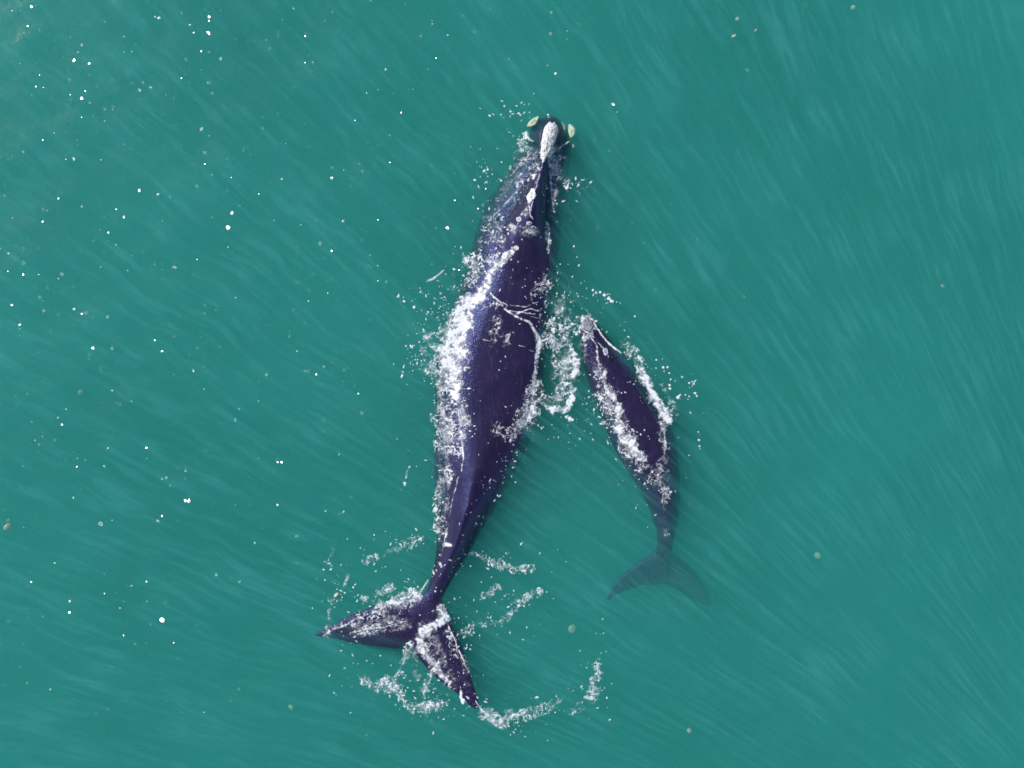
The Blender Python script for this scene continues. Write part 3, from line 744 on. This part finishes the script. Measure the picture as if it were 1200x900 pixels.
regions = [
 ('foam', 'white foam and bubbles around the head of the adult whale', lambda x, y: y < 288),
 ('foam', 'thick white water along the left flank of the adult whale', lambda x, y: (y < 540) & (x < 583)),
 ('foam', 'scattered foam flecks and threads around the smaller whale', lambda x, y: (x > 686 + np.clip((y - 450) * 0.12, 0, 14)) & (y < 640)),
 ('foam', 'lacy foam lying between the adult and the smaller whale', lambda x, y: (y < 540)),
 ('foam', 'broken foam lines beside the narrow tail stock above the flukes', lambda x, y: (y < 682) & (x < 700)),
 ('foam', 'white foam washing over and below the tail flukes', lambda x, y: (x < 563 - np.clip((y - 780) * 0.0, 0, 1))),
 ('foam', 'curved trail of foam on the water to the right of the flukes', lambda x, y: x > 0),
]
taken = np.zeros(gx.shape, bool)
reg = np.full(gx.shape, -1)
for i, r_ in enumerate(regions):
    m_ = r_[2](gx, gy) & ~taken
    reg[m_] = i; taken |= m_

cell = (np.maximum.reduce([F[:-1, :-1], F[1:, :-1], F[:-1, 1:], F[1:, 1:]]) > 0.08)
usedv = np.zeros(gx.shape, bool)
for a, b in ((0, 0), (1, 0), (0, 1), (1, 1)):
    usedv[a:ny - 1 + a, b:nx - 1 + b] |= cell
jj, ii = np.nonzero(usedv)
print('foam verts', len(jj), 'cells', cell.sum())
Z = np.zeros(gx.shape)
wz = wave((gx - 600) * S, (450 - gy) * S)
for j, i in zip(jj, ii):
    px, py = gx[j, i], gy[j, i]
    z = wz[j, i]
    if px < 683 or (px < 720 and False):
        t = top_z(px, py, 'm')
        if t is not None and t > z: z = t
    if px > 672:
        t = top_z(px, py, 'c')
        if t is not None and t > z: z = t
    Z[j, i] = z
hz = Z + 0.008 + 0.014 * np.clip(F, 0, 1) ** 1.2
kk = (H - hz) / H
VX = (gx - 600) * S * kk; VY = (450 - gy) * S * kk
for i, (nm, lab, _) in enumerate(regions):
    c = cell & (reg[:-1, :-1] == i)
    cj, ci = np.nonzero(c)
    if len(cj) == 0: continue
    quad = np.stack([cj * nx + ci, cj * nx + ci + 1, (cj + 1) * nx + ci + 1, (cj + 1) * nx + ci], 1)[:, ::-1]
    uniq, inv = np.unique(quad, return_inverse=True)
    inv = inv.reshape(quad.shape)
    co_ = np.stack([VX.ravel()[uniq], VY.ravel()[uniq], hz.ravel()[uniq]], 1)
    me = bpy.data.meshes.new('foam'); me.from_pydata(co_.tolist(), [], inv.tolist()); me.update()
    at = me.attributes.new('foam', 'FLOAT', 'POINT'); at.data.foreach_set('value', F.ravel()[uniq].astype(np.float32))
    o = link(nm, me, M_foam)
    tag(o, lab, 'foam', 'foam on the water', 'stuff')

# ---------------------------------------------------------------- jellyfish
def jellyfish(px, py, depth, r, tilt, az, label):
    root = empty('jellyfish', P(px, py, -depth))
    tag(root, label, 'jellyfish', 'jellyfish drifting near the surface')
    bm = bmesh.new(); n = 24; rings = []
    prof = [(0.0, 0.42), (0.3, 0.40), (0.6, 0.32), (0.85, 0.16), (1.0, -0.02), (0.95, -0.10), (0.8, -0.04), (0.5, 0.10), (0.0, 0.16)]
    for a, z in prof:
        if a == 0: rings.append([bm.verts.new((0, 0, z * r))]); continue
        rings.append([bm.verts.new((a * r * (1 + 0.06 * math.cos(8 * t) * a) * math.cos(t), a * r * (1 + 0.06 * math.cos(8 * t) * a) * math.sin(t), z * r)) for t in [2 * math.pi * k / n for k in range(n)]])
    for x, y in zip(rings[:-1], rings[1:]):
        for k in range(n):
            k2 = (k + 1) % n
            f = [x[k % len(x)], x[k2 % len(x)], y[k2 % len(y)], y[k % len(y)]]
            f2 = []
            for v in f:
                if v not in f2: f2.append(v)
            bm.faces.new(f2)
    bmesh.ops.recalc_face_normals(bm, faces=bm.faces)
    me = bpy.data.meshes.new('bell'); bm.to_mesh(me); bm.free()
    o = bpy.data.objects.new('bell', me); C.objects.link(o); me.materials.append(M_jelly)
    me.polygons.foreach_set('use_smooth', [True] * len(me.polygons)); o.parent = root
    for q in range(4):
        bm = bmesh.new(); prev = None
        for k in range(9):
            t = k / 8; a = q * math.pi / 2 + 0.5
            c = Vector((math.cos(a + t * 1.3) * r * (0.12 + 0.22 * t), math.sin(a + t * 1.3) * r * (0.12 + 0.22 * t), r * (0.1 - 1.5 * t)))
            rr = r * 0.13 * (1 - 0.75 * t)
            ring = [bm.verts.new(c + Vector((math.cos(u) * rr * (1 + .4 * (k % 2)), math.sin(u) * rr, 0))) for u in [2 * math.pi * s_ / 7 for s_ in range(7)]]
            if prev:
                for s_ in range(7): bm.faces.new((prev[s_], prev[(s_ + 1) % 7], ring[(s_ + 1) % 7], ring[s_]))
            prev = ring
        bm.faces.new(prev)
        me = bpy.data.meshes.new('arm'); bm.to_mesh(me); bm.free()
        a_ = bpy.data.objects.new('arm', me); C.objects.link(a_); me.materials.append(M_jarm); a_.parent = root
        me.polygons.foreach_set('use_smooth', [True] * len(me.polygons))
    root.rotation_euler = (tilt * math.cos(az), tilt * math.sin(az), az)
for a in [
  (10,618,0.28,0.13,0.9,0.4,'pale jellyfish near the left edge of the water, larger than the others there'),
  (860,42,0.15,0.075,1.0,1.8,'whitish jellyfish in open water at the upper right, lower left of its two neighbours'),
  (886,36,0.25,0.05,0.6,0.2,'tiny pale jellyfish just right of the whitish one near the top'),
  (864,22,0.45,0.06,0.4,2.2,'faint jellyfish just above the whitish one near the top edge'),
  (1000,9,0.45,0.07,0.5,3.0,'pale jellyfish cut close to the top edge, right of centre'),
  (646,40,0.4,0.065,0.7,4.0,'small pale jellyfish in the open water straight above the adult whale head'),
  (394,697,0.02,0.085,1.2,5.0,'beige and brown jellyfish at the surface above the left fluke'),
  (671,737,0.85,0.13,0.3,0.9,'faint greenish jellyfish right of the tail, below the smaller whale'),
  (808,856,0.5,0.075,0.5,1.2,'pale jellyfish near the bottom, right of the foam trail'),
  (341,829,0.8,0.09,0.6,2.7,'faint jellyfish in open water below left of the flukes'),
  (95,460,0.95,0.09,0.6,3.7,'dim jellyfish deep in the water at left, among the sun glints'),
  (1105,335,0.85,0.07,0.6,4.4,'faint jellyfish in open water far right of the whales'),
  (958,651,1.0,0.10,0.4,5.4,'dim jellyfish to the right of the smaller whale tail'),
  (574,264,0.06,0.07,0.9,0.1,'round cream jellyfish touching the left side of the adult whale head'),
]: jellyfish(*a)
